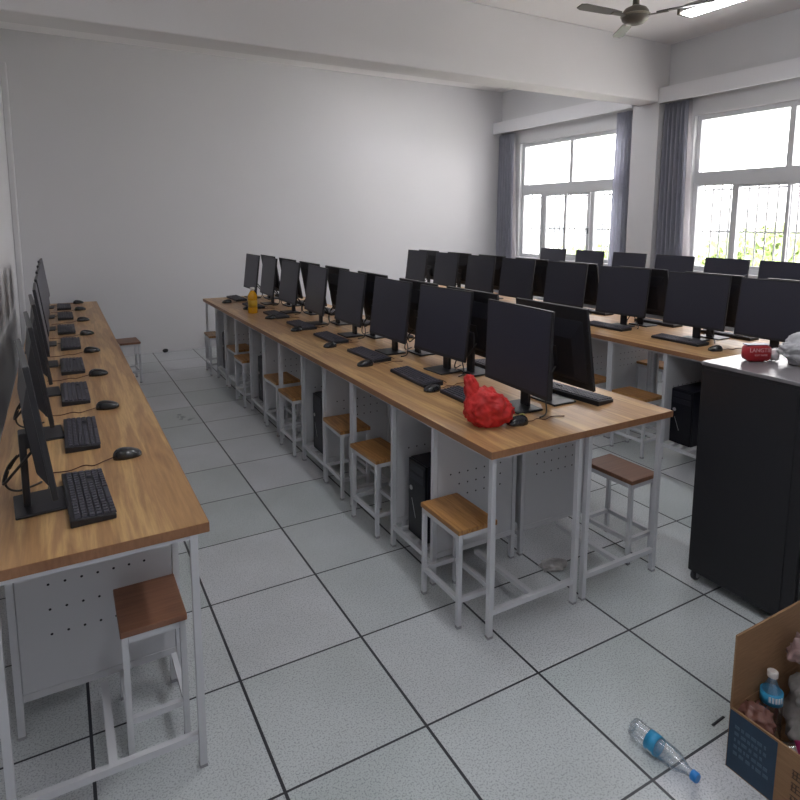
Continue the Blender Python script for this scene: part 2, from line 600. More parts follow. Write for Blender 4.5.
curtain(3.08, 3.41, 'grey blue curtain hanging just right of the white column', 6, lining=True, side=-1, flare=0.04)

# ------------------------------------------------------------------ ceiling fan and tube lamp
fan = thing('ceiling_fan', 'three blade ceiling fan hanging beside the lit tube lamp', 'ceiling fan', (3.12, 1.90, 3.29))
b = BM(); lathe(b, [(0.026, 0.05), (0.022, 0.40)], 12); part('down_rod', b, M_FAN, fan)
b = BM(); lathe(b, [(0.055, 0.40), (0.06, 0.44), (0.06, 0.49)], 16); part('ceiling_cup', b, M_FAN, fan)
b = BM(); lathe(b, [(0.02, 0.085), (0.045, 0.07), (0.080, 0.055), (0.098, 0.03), (0.105, 0.0), (0.10, -0.03), (0.07, -0.055), (0.03, -0.065)], 28); part('motor', b, M_FAN, fan)
b = BM(); lathe(b, [(0.104, -0.008), (0.112, -0.004), (0.112, 0.006), (0.104, 0.01)], 28); part('motor_rim', b, M_FANRIM, fan)
for a in (-65, 175, 55):
    b = BM()
    mt = Matrix.Rotation(R(a), 4, 'Z') @ Matrix.Rotation(R(9), 4, 'X')
    outline = [(0.16, -0.025), (0.26, -0.040), (0.52, -0.045), (0.56, -0.028), (0.56, 0.028), (0.52, 0.042), (0.26, 0.036), (0.16, 0.025)]
    v1 = [b.verts.new(mt @ Vector((x, y, 0.004))) for x, y in outline]
    v2 = [b.verts.new(mt @ Vector((x, y, -0.004))) for x, y in outline]
    b.faces.new(v1); b.faces.new(v2[::-1])
    for i in range(8):
        b.faces.new((v1[i], v2[i], v2[(i + 1) % 8], v1[(i + 1) % 8]))
    bl = part('blade', b, M_BLADE, fan)
    b = BM(); bx(b, 0.08, 0.24, -0.018, 0.018, -0.012, -0.005, 0, mt); part('blade_bracket', b, M_FAN, bl)
def tube_lamp(x, y, z, label):
    lamp = thing('tube_lamp', label, 'ceiling lamp', (x, y, z))
    b = BM(); bx(b, -0.06, 0.06, -0.78, 0.78, 0.012, 0.055); bx(b, -0.02, 0.02, -0.78, 0.78, 0.055, 0.075); part('lamp_housing', b, M_FIX, lamp, 0.004)
    b = BM(); bx(b, -0.055, 0.055, -0.76, 0.76, -0.012, 0.012); part('diffuser', b, M_TUBE, lamp)
    if ZC - z > 0.1:
        for yy in (-0.5, 0.5):
            b = BM(); lathe(b, [(0.004, 0.075), (0.004, ZC - z)], 6, 0, Matrix.Translation((0, yy, 0))); part('suspension_rod', b, M_FIX, lamp)
    for s in (-1, 1):
        b = BM(); bx(b, -0.062, 0.062, s * 0.792 - 0.012, s * 0.792 + 0.012, -0.002, 0.058); part('end_cap', b, M_FAN, lamp)
tube_lamp(3.47, 0.94, 3.30, 'lit fluorescent tube lamp hanging near the top right')
tube_lamp(0.55, 0.60, 3.30, 'added fill tube lamp over the near end of the middle aisle, out of view')  # added above the frame to even out the room light
tube_lamp(-0.20, -1.70, 3.30, 'added unseen fill tube lamp behind the camera')  # unseen lamp added to brighten the near left side
tube_lamp(3.47, 4.66, 3.70, 'added fill tube lamp hidden behind the beam on the window side')  # added out of sight behind the beam as fill for the far bay

# ------------------------------------------------------------------ desk frames
TT = 0.776      # underside of the worktops
DW = 0.47       # leg to leg depth
def leg_bm():
    b = BM(); bx(b, -0.0108, 0.0108, -0.0108, 0.0108, 0.006, TT - 0.014); bx(b, -0.0116, 0.0116, -0.0116, 0.0116, 0, 0.010, 1)
    return b
LEG = finish(leg_bm(), 'leg', [M_METAL, M_CAP])

def hole(b, x, y, z, r=0.0045, ny=-1):
    n = 8
    vs = [b.verts.new((x + r * math.cos(2 * math.pi * k / n), y, z + r * math.sin(2 * math.pi * k / n))) for k in range(n)]
    f = b.faces.new(vs)
    f.material_index = 1
    return f

def make_frame(L, u1, u2, label, DW=0.47, hz=0.055, h0=0.525):
    """user side is +x; leg lines at y = -L/2, -L/2+u1, -L/2+u2, L/2"""
    t = thing('desk_frame', label, 'desk frame', group='white steel desk frames')
    h = DW / 2
    ys = [-L / 2 + 0.0125, -L / 2 + u1, -L / 2 + u2, L / 2 - 0.0125]
    for y in ys:
        for x in (h, -h):
            link('leg', LEG, t, (x, y, 0))
    b = BM()
    for x in (h, -h):
        bx(b, x - 0.0125, x + 0.0125, -L / 2, L / 2, TT - 0.014, TT)
    for y in ys:
        bx(b, -h + 0.0125, h - 0.0125, y - 0.010, y + 0.010, TT - 0.014, TT - 0.001)
    part('top_rail', b, M_METAL, t)
    for y in (ys[0], ys[3]):
        b = BM(); bx(b, -h + 0.0125, h - 0.0125, y - 0.0095, y + 0.0095, 0.10, 0.122); part('foot_rail', b, M_METAL, t)
    for (ya, yb) in ((ys[0] + 0.0095, ys[1] - 0.02), (ys[2] + 0.02, ys[3] - 0.0095)):
        b = BM(); bx(b, -0.012, 0.012, ya, yb, 0.101, 0.121)
        part('middle_rail', b, M_METAL, t)
    b = BM()
    for x in (h, -h):
        bx(b, x - 0.01, x + 0.01, ys[1] + 0.0125, ys[2] - 0.0125, 0.10, 0.122)
    for x in (h, -h):
        for (ya, yb) in ((ys[0] + 0.0125, ys[1] - 0.0125), (ys[2] + 0.0125, ys[3] - 0.0125)):
            pass
    k = 5
    for i in range(k):
        y = ys[1] + 0.05 + (ys[2] - ys[1] - 0.10) * i / (k - 1)
        bx(b, -h + 0.01, h - 0.01, y - 0.011, y + 0.011, 0.104, 0.119)
    part('slatted_shelf', b, M_METAL, t)
    for yi, s in ((ys[1], -1), (ys[2], 1)):
        b = BM()
        bx(b, -h + 0.014, h - 0.014, yi - 0.008, yi + 0.008, 0.155, 0.745)
        bx(b, -h + 0.0125, h - 0.0125, yi - 0.011, yi + 0.011, 0.13, 0.155)
        for side in (-1, 1):
            for r_ in range(3):
                for c in range(7 if r_ == 0 else 6):
                    hole(b, -0.145 + 0.049 * c, yi + side * 0.0084, h0 - hz * r_)
        part('side_panel', b, [M_PANEL, M_HOLE], t)
    b = BM(); bx(b, -h - 0.004, -h + 0.004, ys[1] + 0.0125, ys[2] - 0.0125, 0.16, 0.70)
    part('back_panel', b, M_PANEL, t)
    return t

def worktop(name_label, x0, x1, y0, y1, cat='worktop'):
    t = thing('worktop', name_label, cat, ((x0 + x1) / 2, (y0 + y1) / 2, TT))
    hx, hy = (x1 - x0) / 2, (y1 - y0) / 2
    b = BM(); bx(b, -hx + 0.002, hx - 0.002, -hy + 0.002, hy - 0.002, 0.0005, 0.030)
    part('board', b, M_TOP, t)
    b = BM()
    bx(b, -hx, hx, -hy, -hy + 0.002, 0, 0.0295); bx(b, -hx, hx, hy - 0.002, hy, 0, 0.0295)
    bx(b, -hx, -hx + 0.002, -hy + 0.002, hy - 0.002, 0, 0.0295); bx(b, hx - 0.002, hx, -hy + 0.002, hy - 0.002, 0, 0.0295)
    part('edge_band', b, M_EDGE, t)
    return t
TZ = TT + 0.030

worktop('long wood laminate worktop running along the left wall', -1.25, -0.65, 0.197, 5.78)
worktop('wide wood laminate worktop of the middle desk island with the red bag', 0.43, 1.51, 0.22, 5.44)
worktop('wide wood laminate worktop of the desk island behind the black cabinet', 2.68, 3.74, 0.30, 5.52)
worktop('narrow wood laminate worktop of the desk row nearest the windows', 4.66, 5.22, 0.60, 5.10)

LA, L1 = 1.388, 1.292
DL = 0.505
fr = make_frame(LA, 0.40, 0.84, 'white steel desk frame under the left worktop at its near end', DL, 0.088, 0.517)
fr.location = (-0.695 - DL / 2, 0.200 + LA / 2, 0)
for i in range(1, 4):
    dup(fr, (-0.695 - DL / 2, 0.200 + LA * (i + 0.5), 0), 0, 'white steel desk frame under the left worktop, %s from its near end' % ORD[i])
fm = make_frame(L1, 0.482, 0.862, 'white steel desk frame at the near left corner of the middle island')
fm2 = make_frame(L1, 0.43, 0.81, '')
def place_frames(xc, y0, n, rz, lab, first=False):
    for i in range(n):
        l = lab % ORD[i]
        p = (xc, y0 + L1 * (i + 0.5), 0)
        src = fm if rz else fm2
        if first and i == 0:
            src.location = p; src.rotation_euler = (0, 0, rz); src['label'] = l
        else:
            dup(src, p, rz, l)
place_frames(0.457 + DW / 2, 0.232, 4, math.pi, 'white desk frame, left side of the middle island, %s from its near end', True)
place_frames(0.985 + DW / 2, 0.232, 4, 0, 'white desk frame, right side of the middle island, %s from its near end', True)
place_frames(2.71 + DW / 2, 0.33, 4, math.pi, 'white desk frame, left side of cabinet-side island, %s from its near end')
place_frames(3.24 + DW / 2, 0.33, 4, 0, 'white desk frame, window side of cabinet-side island, %s from its near end')
for i in range(3):
    dup(fm, (4.69 + DW / 2, 0.80 + L1 * (i + 0.5), 0), math.pi, 'white desk frame of the row nearest the windows, %s from its near end' % ORD[i])

# ------------------------------------------------------------------ stools
def make_stool(seatm):
    t = thing('stool', '', 'stool', group='wood topped stools')
    a, c, z = 0.100, 0.148, 0.44
    b = BM(); bx(b, -a, a, -c, c, z - 0.022, z); part('seat', b, seatm, t, 0.003, 'wood laminate seat board')
    me = finish(leg_s(z), 'leg', [M_METAL, M_CAP])
    for sx in (-1, 1):
        for sy in (-1, 1):
            link('leg', me, t, (sx * (a - 0.014), sy * (c - 0.014), 0))
    for pn, zz, hh in (('seat_rail', z - 0.045, 0.022), ('stretcher', 0.115, 0.020)):
        b = BM()
        for s in (-1, 1):
            bx(b, s * (a - 0.014) - 0.009, s * (a - 0.014) + 0.009, -c + 0.024, c - 0.024, zz, zz + hh)
            bx(b, -a + 0.024, a - 0.024, s * (c - 0.014) - 0.009, s * (c - 0.014) + 0.009, zz, zz + hh)
        part(pn, b, M_METAL, t)
    return t
def leg_s(z):
    b = BM(); bx(b, -0.0092, 0.0092, -0.0092, 0.0092, 0.006, z - 0.022); bx(b, -0.0102, 0.0102, -0.0102, 0.0102, 0, 0.012, 1)
    return b
st = make_stool(M_SEAT)
st.location = (0.468, 0.488, 0); st['label'] = 'wooden stool at the near left corner of the middle island, below the red bag'
y_b = lambda i: 0.232 + L1 * i
mid = [(0, 1.06, 0.04, 'left side of the middle island, second stool from the near end'),
       (1, 0.255, -0.03, 'left side of the middle island, third stool from the near end'),
       (1, 1.04, 0.02, 'left side of the middle island, fourth stool from the near end'),
       (2, 0.20, 0.03, 'left side of the middle island, fifth stool from the near end'),
       (2, 1.04, 0.0, 'left side of the middle island, sixth stool from the near end'),
       (3, 0.22, 0.03, 'left side of the middle island, seventh stool from the near end'),
       (3, 1.06, -0.03, 'left side of the middle island, farthest stool before the back wall')]
sx = [0.50, 0.53, 0.50, 0.53, 0.50, 0.55, 0.50]
for (i, dy, rz, lb), x in zip(mid, sx):
    dup(st, (x, y_b(i) + dy, 0), rz, 'wooden stool on the ' + lb)
rights = [(1.478, 0.475, 'wooden stool at the near right corner of the middle island, beside the cabinet'),
          (1.30, 1.28, 'wooden stool on the right side of the middle island, second from the near end'),
          (1.29, 1.80, 'wooden stool on the right side of the middle island, third from the near end'),
          (1.31, 2.56, 'wooden stool on the right side of the middle island, fourth from the near end'),
          (1.30, 3.10, 'wooden stool on the right side of the middle island, fifth from the near end'),
          (1.30, 3.86, 'wooden stool on the right side of the middle island, sixth from the near end')]
str_ = make_stool(M_SEATR)
str_['label'] = 'red brown stool under the near end of the left wall worktop'
str_.location = (-0.803, 0.487, 0)
for k, (x, y, lb) in enumerate(rights):
    dup(str_ if k == 0 else st, (x, y, 0), 0.03 * (-1) ** k, lb)
dup(str_, (-0.40, 5.22, 0), 0.05, 'lone stool standing in the aisle at the far end of the left worktop')
for x, y, rz, lb in ((2.68, 1.34, 0.0, 'stool, left side of cabinet-side island, near its second computer'),
                     (2.74, 1.85, 0.02, 'stool, left side of cabinet-side island, left of the paired legs'),
                     (2.76, 2.66, 0.0, 'stool, left side of cabinet-side island, third from the near end'),
                     (2.76, 3.14, 0.0, 'stool, left side of cabinet-side island, fourth from the near end'),
                     (3.62, 1.88, 0.0, 'stool, window side of cabinet-side island, second from the near end'),
                     (3.64, 1.36, 0.0, 'stool, window side of cabinet-side island, nearest the cabinet'),
                     (4.62, 2.35, 0.0, 'stool in front of the window row of desks')):
    dup(st, (x, y, 0), rz, lb)

# ------------------------------------------------------------------ computers
def make_tower():
    t = thing('computer_tower', '', 'computer', group='black computer towers under the desks')
    b = BM(); bx(b, -0.19, 0.18, -0.082, 0.082, 0.006, 0.40); part('case', b, M_TOWER, t, 0.003)
    b = BM(); bx(b, 0.18, 0.195, -0.080, 0.080, 0.008, 0.398); f = part('front_panel', b, M_GLOSS, t, 0.005)
    b = BM()
    for z in (0.30, 0.345):
        bx(b, 0.1952, 0.198, -0.068, 0.068, z, z + 0.034)
    part('drive_cover', b, M_TOWER, f)
    b = BM(); lathe(b, [(0.012, 0.1955), (0.012, 0.199)], 14, 0, Matrix.Translation((0, -0.05, 0.25)), 'x'); part('power_button', b, M_SILVER, f)
    b = BM()
    bx(b, 0.1952, 0.1965, 0.03, 0.033, 0.10, 0.20, 0, Matrix.Rotation(R(22), 4, 'X'))
    part('trim_strip', b, M_SILVER, f)
    b = BM()
    for y in (-0.06, 0.06):
        for x in (-0.15, 0.14):
            bx(b, x - 0.015, x + 0.015, y - 0.01, y + 0.01, 0, 0.007)
    part('foot', b, M_BLACK, t)
    return t

def make_monitor(tilt, w=0.475):
    """screen faces +x, origin on the desk below the panel's lower edge"""
    t = thing('monitor', '', 'monitor', group='black computer monitors')
    mt = Matrix.Translation((0, 0, 0.100)) @ Matrix.Rotation(R(-tilt), 4, 'Y')
    h = 0.40
    b = BM()
    bx(b, -0.016, 0.0, -w / 2, w / 2, 0, h, 0, mt)
    pn = part('panel', b, M_BEZEL, t, 0.003)
    b = BM()
    bx(b, 0.0001, 0.0012, -w / 2 + 0.008, w / 2 - 0.008, 0.018, h - 0.008, 0, mt)
    part('screen', b, M_SCREEN, pn)
    b = BM()
    vs = bx(b, -0.040, -0.0155, -w / 2 + 0.03, w / 2 - 0.03, 0.03, h - 0.06)
    for v in vs:
        if v.co.x < -0.03:
            v.co.y *= 0.72
            v.co.z = 0.06 + (v.co.z - 0.03) * 0.62
        v.co = mt @ v.co
    bk = part('back_cover', b, M_BACK, t, 0.006)
    b = BM(); bx(b, -0.0435, -0.0395, -0.05, 0.05, 0.10, 0.20, 0, mt); part('mount_plate', b, M_BLACK, bk)
    b = BM()
    bx(b, -0.082, -0.062, -0.028, 0.028, 0.008, 0.245)
    bx(b, -0.065, -0.040, -0.028, 0.028, 0.195, 0.245)
    part('stand_neck', b, M_BLACK, t, 0.004)
    b = BM(); bx(b, -0.108, 0.040, -0.088, 0.088, 0, 0.010); part('stand_base', b, M_BLACK, t, 0.004)
    b = BM()
    tube(b, smooth_path([(-0.046, 0.03, 0.19), (-0.095, 0.05, 0.14), (-0.125, 0.075, 0.06), (-0.09, 0.13, 0.006), (-0.02, 0.17, 0.005)]), 0.0035)
    tube(b, smooth_path([(-0.046, -0.03, 0.19), (-0.10, -0.03, 0.13), (-0.13, 0.01, 0.085), (-0.115, 0.05, 0.12), (-0.088, 0.03, 0.16)]), 0.0045)
    part('cable', b, M_CABLE, t)
    return t

def make_keyboard(cable=True):
    """long axis y, keys' near edge at +x"""
    t = thing('keyboard', '', 'keyboard', group='black keyboards')
    b = BM()
    vs = bx(b, -0.062, 0.062, -0.195, 0.195, 0, 0.016)
    for v in vs:
        if v.co.z > 0.01 and v.co.x < 0:
            v.co.z += 0.008
    part('case', b, M_KEYB, t, 0.003)
    b = BM()
    for r_ in range(6):
        n = 18
        x = -0.050 + r_ * 0.0195
        z = 0.0235 - (x + 0.05) * 0.064
        for c in range(n):
            y = -0.185 + c * (0.37 / n)
            if c in (13, 14) and r_ in (3,):
                continue
            w = 0.37 / n - 0.003
            if r_ == 5 and 5 <= c <= 9:
                if c > 5:
                    continue
                w = 5 * 0.37 / n - 0.003
            vv = bx(b, x, x + 0.0165, y, y + w, z - 0.002, z + 0.005)
            for v in vv:
                if v.co.z > z + 0.003:
                    v.co.x += (x + 0.008 - v.co.x) * 0.22
                    v.co.y += (y + w / 2 - v.co.y) * 0.12
    part('keys', b, M_KEY, t)
    b = BM(); tube(b, smooth_path([(-0.062, 0.06, 0.008), (-0.09, 0.07, 0.004), (-0.105, 0.12, 0.004), (-0.10, 0.165, 0.004)]), 0.002)
    part('cable', b, M_CABLE, t)
    return t

def make_mouse():
    t = thing('mouse', '', 'mouse', group='black computer mice')
    b = BM()
    bmesh.ops.create_uvsphere(b, u_segments=20, v_segments=12, radius=1)
    for v in b.verts:
        x, y, z = v.co
        x = math.copysign(abs(x) ** 0.8, x)
        y = math.copysign(abs(y) ** 0.85, y)
        v.co = Vector((x * 0.052, y * (0.030 + 0.004 * x), max(z, -0.25) * (0.030 - 0.010 * x) + 0.008))
    for f in b.faces:
        f.smooth = True
    body = part('shell', b, M_MOUSE, t)
    b = BM(); lathe(b, [(0.008, -0.003), (0.009, 0), (0.008, 0.003)], 12, 0, Matrix.Translation((-0.030, 0, 0.030)), 'y'); part('scroll_wheel', b, M_KEY, body)
    b = BM(); tube(b, smooth_path([(-0.052, 0, 0.008), (-0.085, -0.01, 0.004), (-0.12, -0.03, 0.003), (-0.15, -0.01, 0.003), (-0.20, -0.035, 0.003), (-0.26, -0.02, 0.003)]), 0.0020)
    part('cable', b, M_CABLE2, t)
    return t

mon7, mon2, mon12 = make_monitor(7), make_monitor(1.5), make_monitor(10)
kb, ms, tw = make_keyboard(), make_mouse(), make_tower()
used = set()
def put(proto, loc, rz, label, group=None):
    if proto.name not in used:
        used.add(proto.name)
        proto.location = loc
        proto.rotation_euler = (0, 0, rz)
        proto['label'] = label
        if group:
            proto['group'] = group
        return proto
    return dup(proto, loc, rz, label, group)
rnd = random.Random(3)
def place(i, n, end='near'):
    return 'nearest the camera' if i == 0 else ('farthest, by the back wall' if i == n - 1 else '%s from the near end' % ORD[i])

# left wall row: screens face +x
yk = [0.545, 1.19, 1.86, 2.52, 3.27, 3.93, 4.70, 5.38]
ym = [0.85, 1.54, 2.24, 2.94, 3.65, 4.38, 5.11, 5.66]
for i in range(8):
    y = 0.575 + 0.695 * i
    x = -1.058 - 0.006 * i
    put(mon7, (x, min(y, 5.45), TZ), R([5, 4, 3.5, 1, 0, -1, -1.5, -2][i]), 'black monitor on the left wall worktop, ' + place(i, 8), 'monitors on the left worktop')
    put(kb, (-0.958 + rnd.uniform(-0.006, 0.004) - (0.01 if i > 4 else 0), yk[i], TZ), rnd.uniform(-0.015, 0.015) + (0.05 if i == 0 else 0), 'black keyboard on the left wall worktop, ' + place(i, 8), 'keyboards on the left worktop')
    put(ms, (-0.812 - (0.02 if i else 0), ym[i], TZ), rnd.uniform(-0.1, 0.3), 'black mouse on the left wall worktop, ' + place(i, 8), 'mice on the left worktop')

# middle island, left side: screens face -x
yml = [(0.866, 0.607, -3), (0.94, 1.37, 5), (0.915, 1.965, 1), (0.935, 2.64, -0.5), (0.905, 3.26, -3), (0.92, 3.98, 0.5), (0.93, 4.66, -1), (0.93, 5.29, 1)]
for i, (x, y, a) in enumerate(yml):
    put(mon2 if i == 0 else mon7, (x, y, TZ), math.pi + R(a), 'black monitor facing left on the middle island, ' + place(i, 8), 'left facing monitors of the middle island')
for i, (x, y) in enumerate([(0.765, 0.80), (0.745, 1.30), (0.765, 1.93), (0.775, 2.58), (0.775, 3.20), (0.77, 3.85), (0.755, 4.54), (0.755, 5.20)]):
    put(kb, (x, y, TZ), math.pi + rnd.uniform(-0.03, 0.03), 'black keyboard on the left side of the middle island, ' + place(i, 8), 'keyboards on the left side of the middle island')
for i, (x, y, l) in enumerate([(0.735, 0.425, 'black mouse just right of the red plastic bag on the middle island'), (0.69, 1.04, None), (0.625, 1.70, None), (0.655, 2.31, None), (0.665, 3.01, None), (0.665, 3.69, None), (0.65, 4.36, None), (0.58, 4.94, None)]):
    put(ms, (x, y, TZ), math.pi + rnd.uniform(-0.4, 0.2), l or 'black mouse on the left side of the middle island, ' + place(i, 8), 'mice on the left side of the middle island')

# middle island, right side: screens face +x
ymr = [0.62, 1.25, 1.84, 2.50, 3.155, 3.795, 4.415, 5.07]
for i, y in enumerate(ymr):
    put(mon12, (1.165, y, TZ), rnd.uniform(-0.015, 0.015), 'black monitor facing right on the middle island, ' + place(i, 8), 'right facing monitors of the middle island')
    put(kb, (1.285, y if i else 0.635, TZ), 0.12 if i == 0 else rnd.uniform(-0.03, 0.03), 'black keyboard on the right side of the middle island, ' + place(i, 8), 'keyboards on the right side of the middle island')

# island behind the cabinet
y3l = [0.69, 1.25, 1.915, 2.57, 3.21, 3.82, 4.49, 5.17]
for i, y in enumerate(y3l):
    put(mon7, (3.125 if i < 4 else 3.09, y, TZ), math.pi + R([2, 3.3, 5, 3, 2, 1, 0, 0][i]), 'black monitor facing left on the cabinet-side island, ' + place(i, 8), 'left facing monitors of the island behind the cabinet')
    if i in (1, 2, 3, 4):
        put(kb, (3.005, y + 0.01, TZ), math.pi + rnd.uniform(-0.02, 0.02), 'black keyboard, left side of the cabinet-side island, ' + place(i, 8), 'keyboards on the island behind the cabinet')
put(ms, (2.93, 0.93, TZ), math.pi - 0.3, 'brown black mouse on the far island, right beside the black cabinet', 'mice on the island behind the cabinet')
y3r = [0.60, 1.23, 1.86, 2.58, 3.22, 3.87, 4.50, 5.19]
for i, y in enumerate(y3r):
    put(mon12, (3.40, y, TZ), rnd.uniform(-0.015, 0.015), 'black monitor facing the windows, cabinet-side island, ' + place(i, 8), 'window facing monitors of the island behind the cabinet')
    if i < 4:
        put(kb, (3.53, y - 0.02, TZ), rnd.uniform(-0.02, 0.02), 'black keyboard, window side of the cabinet-side island, ' + place(i, 4), 'keyboards on the island behind the cabinet')
# window row
y4 = [1.66, 2.23, 2.83, 3.44, 4.06, 4.72]
for i, y in enumerate(y4):
    put(mon7, (5.03, y, TZ), math.pi + rnd.uniform(-0.02, 0.02), 'black monitor in front of the windows, ' + ['nearest the camera', 'second from the near end', 'third from the near end', 'fourth from the near end, before the column', 'fifth from the near end, before the far window', 'farthest, before the far window'][i], 'monitors of the row by the windows')
    if i < 3:
        put(kb, (4.86, y, TZ), math.pi, 'black keyboard on the window row worktop, ' + ['nearest the camera', 'second from the near end', 'third from the near end'][i], 'keyboards of the row by the windows')

for i in range(4):
    put(tw, (0.685, y_b(i) + 0.635, 0.119), math.pi, 'black computer tower under the middle island, ' + ('nearest the camera' if i == 0 else '%s from the near end' % ORD[i]))
for i in range(2):
    put(tw, (2.97, 0.33 + L1 * i + 0.72, 0.119), math.pi, ['black computer tower seen just left of the black cabinet', 'black computer tower on the island behind the cabinet, second from the near end'][i])

# ------------------------------------------------------------------ black cabinet on casters
rk = thing('rolling_cabinet', 'tall black steel rolling cabinet with grey top at the right edge', 'cabinet', (1.855, -0.112, 0))
hx, hy = 0.305, 0.232
b = BM(); bx(b, -hx, hx, -hy, hy, 0.048, 1.045); part('body', b, M_RACK, rk, 0.004)
b = BM(); bx(b, -hx - 0.004, hx + 0.004, -hy - 0.004, hy + 0.004, 1.045, 1.062); part('top', b, M_RACKTOP, rk, 0.004, 'grey glossy top plate')
b = BM(); bx(b, -hx - 0.004, -hx, -hy + 0.05, hy - 0.012, 0.075, 1.03); part('side_panel', b, M_RACK, rk, 0.0015)
b = BM(); bx(b, -hx + 0.01, hx - 0.01, -hy - 0.008, -hy, 0.075, 1.03); d = part('door', b, M_RACK, rk, 0.002)
b = BM(); bx(b, 0.24, 0.26, -hy - 0.02, -hy - 0.008, 0.5, 0.62); part('handle', b, M_SILVER, d)
for sxx in (-1, 1):
    for syy in (-1, 1):
        b = BM()
        lathe(b, [(0.004, -0.011), (0.023, -0.011), (0.025, -0.007), (0.025, 0.007), (0.023, 0.011), (0.004, 0.011)], 18, 0, Matrix.Translation((sxx * (hx - 0.025), syy * (hy - 0.025), 0.025)), 'y')
        w = part('caster_wheel', b, M_BLACK, rk)
        b = BM(); X, Y = sxx * (hx - 0.025), syy * (hy - 0.025)
        bx(b, X - 0.012, X + 0.012, Y - 0.018, Y - 0.012, 0.02, 0.055); bx(b, X - 0.012, X + 0.012, Y + 0.012, Y + 0.018, 0.02, 0.055); bx(b, X - 0.02, X + 0.02, Y - 0.02, Y + 0.02, 0.05, 0.056)
        part('caster_fork', b, M_CAP, w)

# ------------------------------------------------------------------ soft things
def crumple(sub, fn, amp, freq, seed, flat=False):
    b = BM()
    bmesh.ops.create_icosphere(b, subdivisions=sub, radius=1)
    off = Vector((seed * 3.1, seed * 1.7, seed * 2.3))
    for v in b.verts:
        n = v.co.copy()
        p = Vector(fn(n))
        d = noise.noise(n * freq + off) + 0.75 * abs(noise.noise(n * freq * 1.7 + off)) - 0.35 * abs(noise.noise(n * freq * 3.6 + off))
        v.co = p + n * (amp * d)
        if v.co.z < 0.001:
            v.co.z = 0.001
    for f in b.faces:
        f.smooth = not flat
    return b

def red_fn(n):
    w = 0.108 * (1 - 0.18 * max(n.z, 0))
    x = n.x * w
    y = n.y * 0.06
    z = 0.082 + n.z * 0.090
    z -= 0.04 * max(0, n.x) * max(0, n.z)
    z += 0.035 * max(0, -n.x) * max(0, n.z)
    return (x, y, z)
rb = thing('plastic_bag', 'crumpled red plastic bag standing on the near end of the middle worktop', 'plastic bag', (0.608, 0.470, TZ), -0.50)
b = crumple(5, red_fn, 0.017, 2.6, 4.0)
part('bag_body', b, M_REDBAG, rb)
b = crumple(4, lambda n: (-0.074 + n.x * 0.032 - 0.012 * n.z, n.y * 0.024, 0.165 + n.z * 0.068), 0.012, 2.5, 9.0)
part('handle', b, M_REDBAG, rb, label='twisted handle sticking up')
b = BM(); tube(b, smooth_path([(0, 0, 0.004), (0.015, 0.012, 0.008), (0.03, 0.004, 0.012), (0.022, -0.012, 0.010), (0.004, -0.010, 0.006), (-0.006, 0.01, 0.004)]), 0.004, mi=0)
o = tag(part('candy_wrapper', b, mat('yellow_green_foil', (0.35, 0.36, 0.08), 0.35)), 'small yellow green wrapper beside the near monitor base', 'wrapper'); o.location = (0.80, 0.49, TZ)

wb = crumple(5, lambda n: (n.x * 0.135, n.y * 0.085, 0.062 + n.z * 0.062 + 0.025 * max(0, n.z) * (1 - abs(n.x))), 0.026, 2.0, 2.0)
wbo = thing('white_plastic_bag', 'crumpled white plastic bag with a dark mark on the black cabinet', 'plastic bag', (1.905, -0.15, 1.062), -0.5)
part('bag_body', wb, M_WHITEBAG, wbo)
b = BM()
for (x0, z0, w_, h_, a) in ((-0.012, 0.062, 0.030, 0.006, 20), (-0.002, 0.056, 0.020, 0.005, -15)):
    bx(b, x0, x0 + w_, -0.112, -0.108, z0, z0 + h_, 0, Matrix.Rotation(R(a) * 0.3, 4, 'Y'))
part('printed_mark', b, M_BLACK, wbo)

# red tissue pack with writing
tp = thing('tissue_pack', 'red tissue pack with white lettering on the black cabinet', 'tissue pack', (1.765, 0.005, 1.062), -0.45)
b = BM()
n = 10
vs = []
for i in range(n + 1):
    s = i / n
    x = -0.068 + 0.136 * s
    hh = 0.036 * (1 - abs(2 * s - 1) ** 6) + 0.003
    dd = 0.028 * (1 - abs(2 * s - 1) ** 6) + 0.004
    ring = []
    for k in range(12):
        a = 2 * math.pi * k / 12
        ca, sa = math.cos(a), math.sin(a)
        ring.append(b.verts.new((x, dd * math.copysign(abs(ca) ** 0.5, ca), 0.039 + hh * math.copysign(abs(sa) ** 0.5, sa))))
    vs.append(ring)
for r0, r1 in zip(vs, vs[1:]):
    for k in range(12):
        b.faces.new((r0[k], r0[(k + 1) % 12], r1[(k + 1) % 12], r1[k])).smooth = True
b.faces.new(vs[0]); b.faces.new(vs[-1][::-1])
part('wrapper', b, M_RED, tp)
def text_part(name, body, size, loc, rot, m, parent, ext=0.0006, align='CENTER'):
    c = bpy.data.curves.new(name, 'FONT')
    c.body = body
    c.size = size
    c.extrude = ext
    c.align_x = align
    o = bpy.data.objects.new(name, c)
    COL.objects.link(o)
    dg = bpy.context.evaluated_depsgraph_get()
    me = bpy.data.meshes.new_from_object(o.evaluated_get(dg))
    me.materials.clear()
    me.materials.append(m)
    bpy.data.objects.remove(o)
    t = link(name, me, parent)
    t.location = loc
    t.rotation_euler = rot
    return t
text_part('lettering', 'LANGTIE', 0.025, (-0.004, -0.0335, 0.048), (R(90), 0, 0), M_PINK, tp)
text_part('lettering', 'SOFT PAPER', 0.011, (0.0, -0.0335, 0.030), (R(90), 0, 0), M_PINK, tp)
b = BM(); bx(b, -0.055, 0.05, -0.020, 0.020, 0.0755, 0.079); part('top_strip', b, M_DARKBLUE, tp, 0.001)
b = crumple(3, lambda n: (0.080 + n.x * 0.016, n.y * 0.03, 0.028 + n.z * 0.026), 0.01, 2.5, 6.0)
part('wrapper_end', b, M_TISSUE, tp, label='crumpled white end of the wrapper')

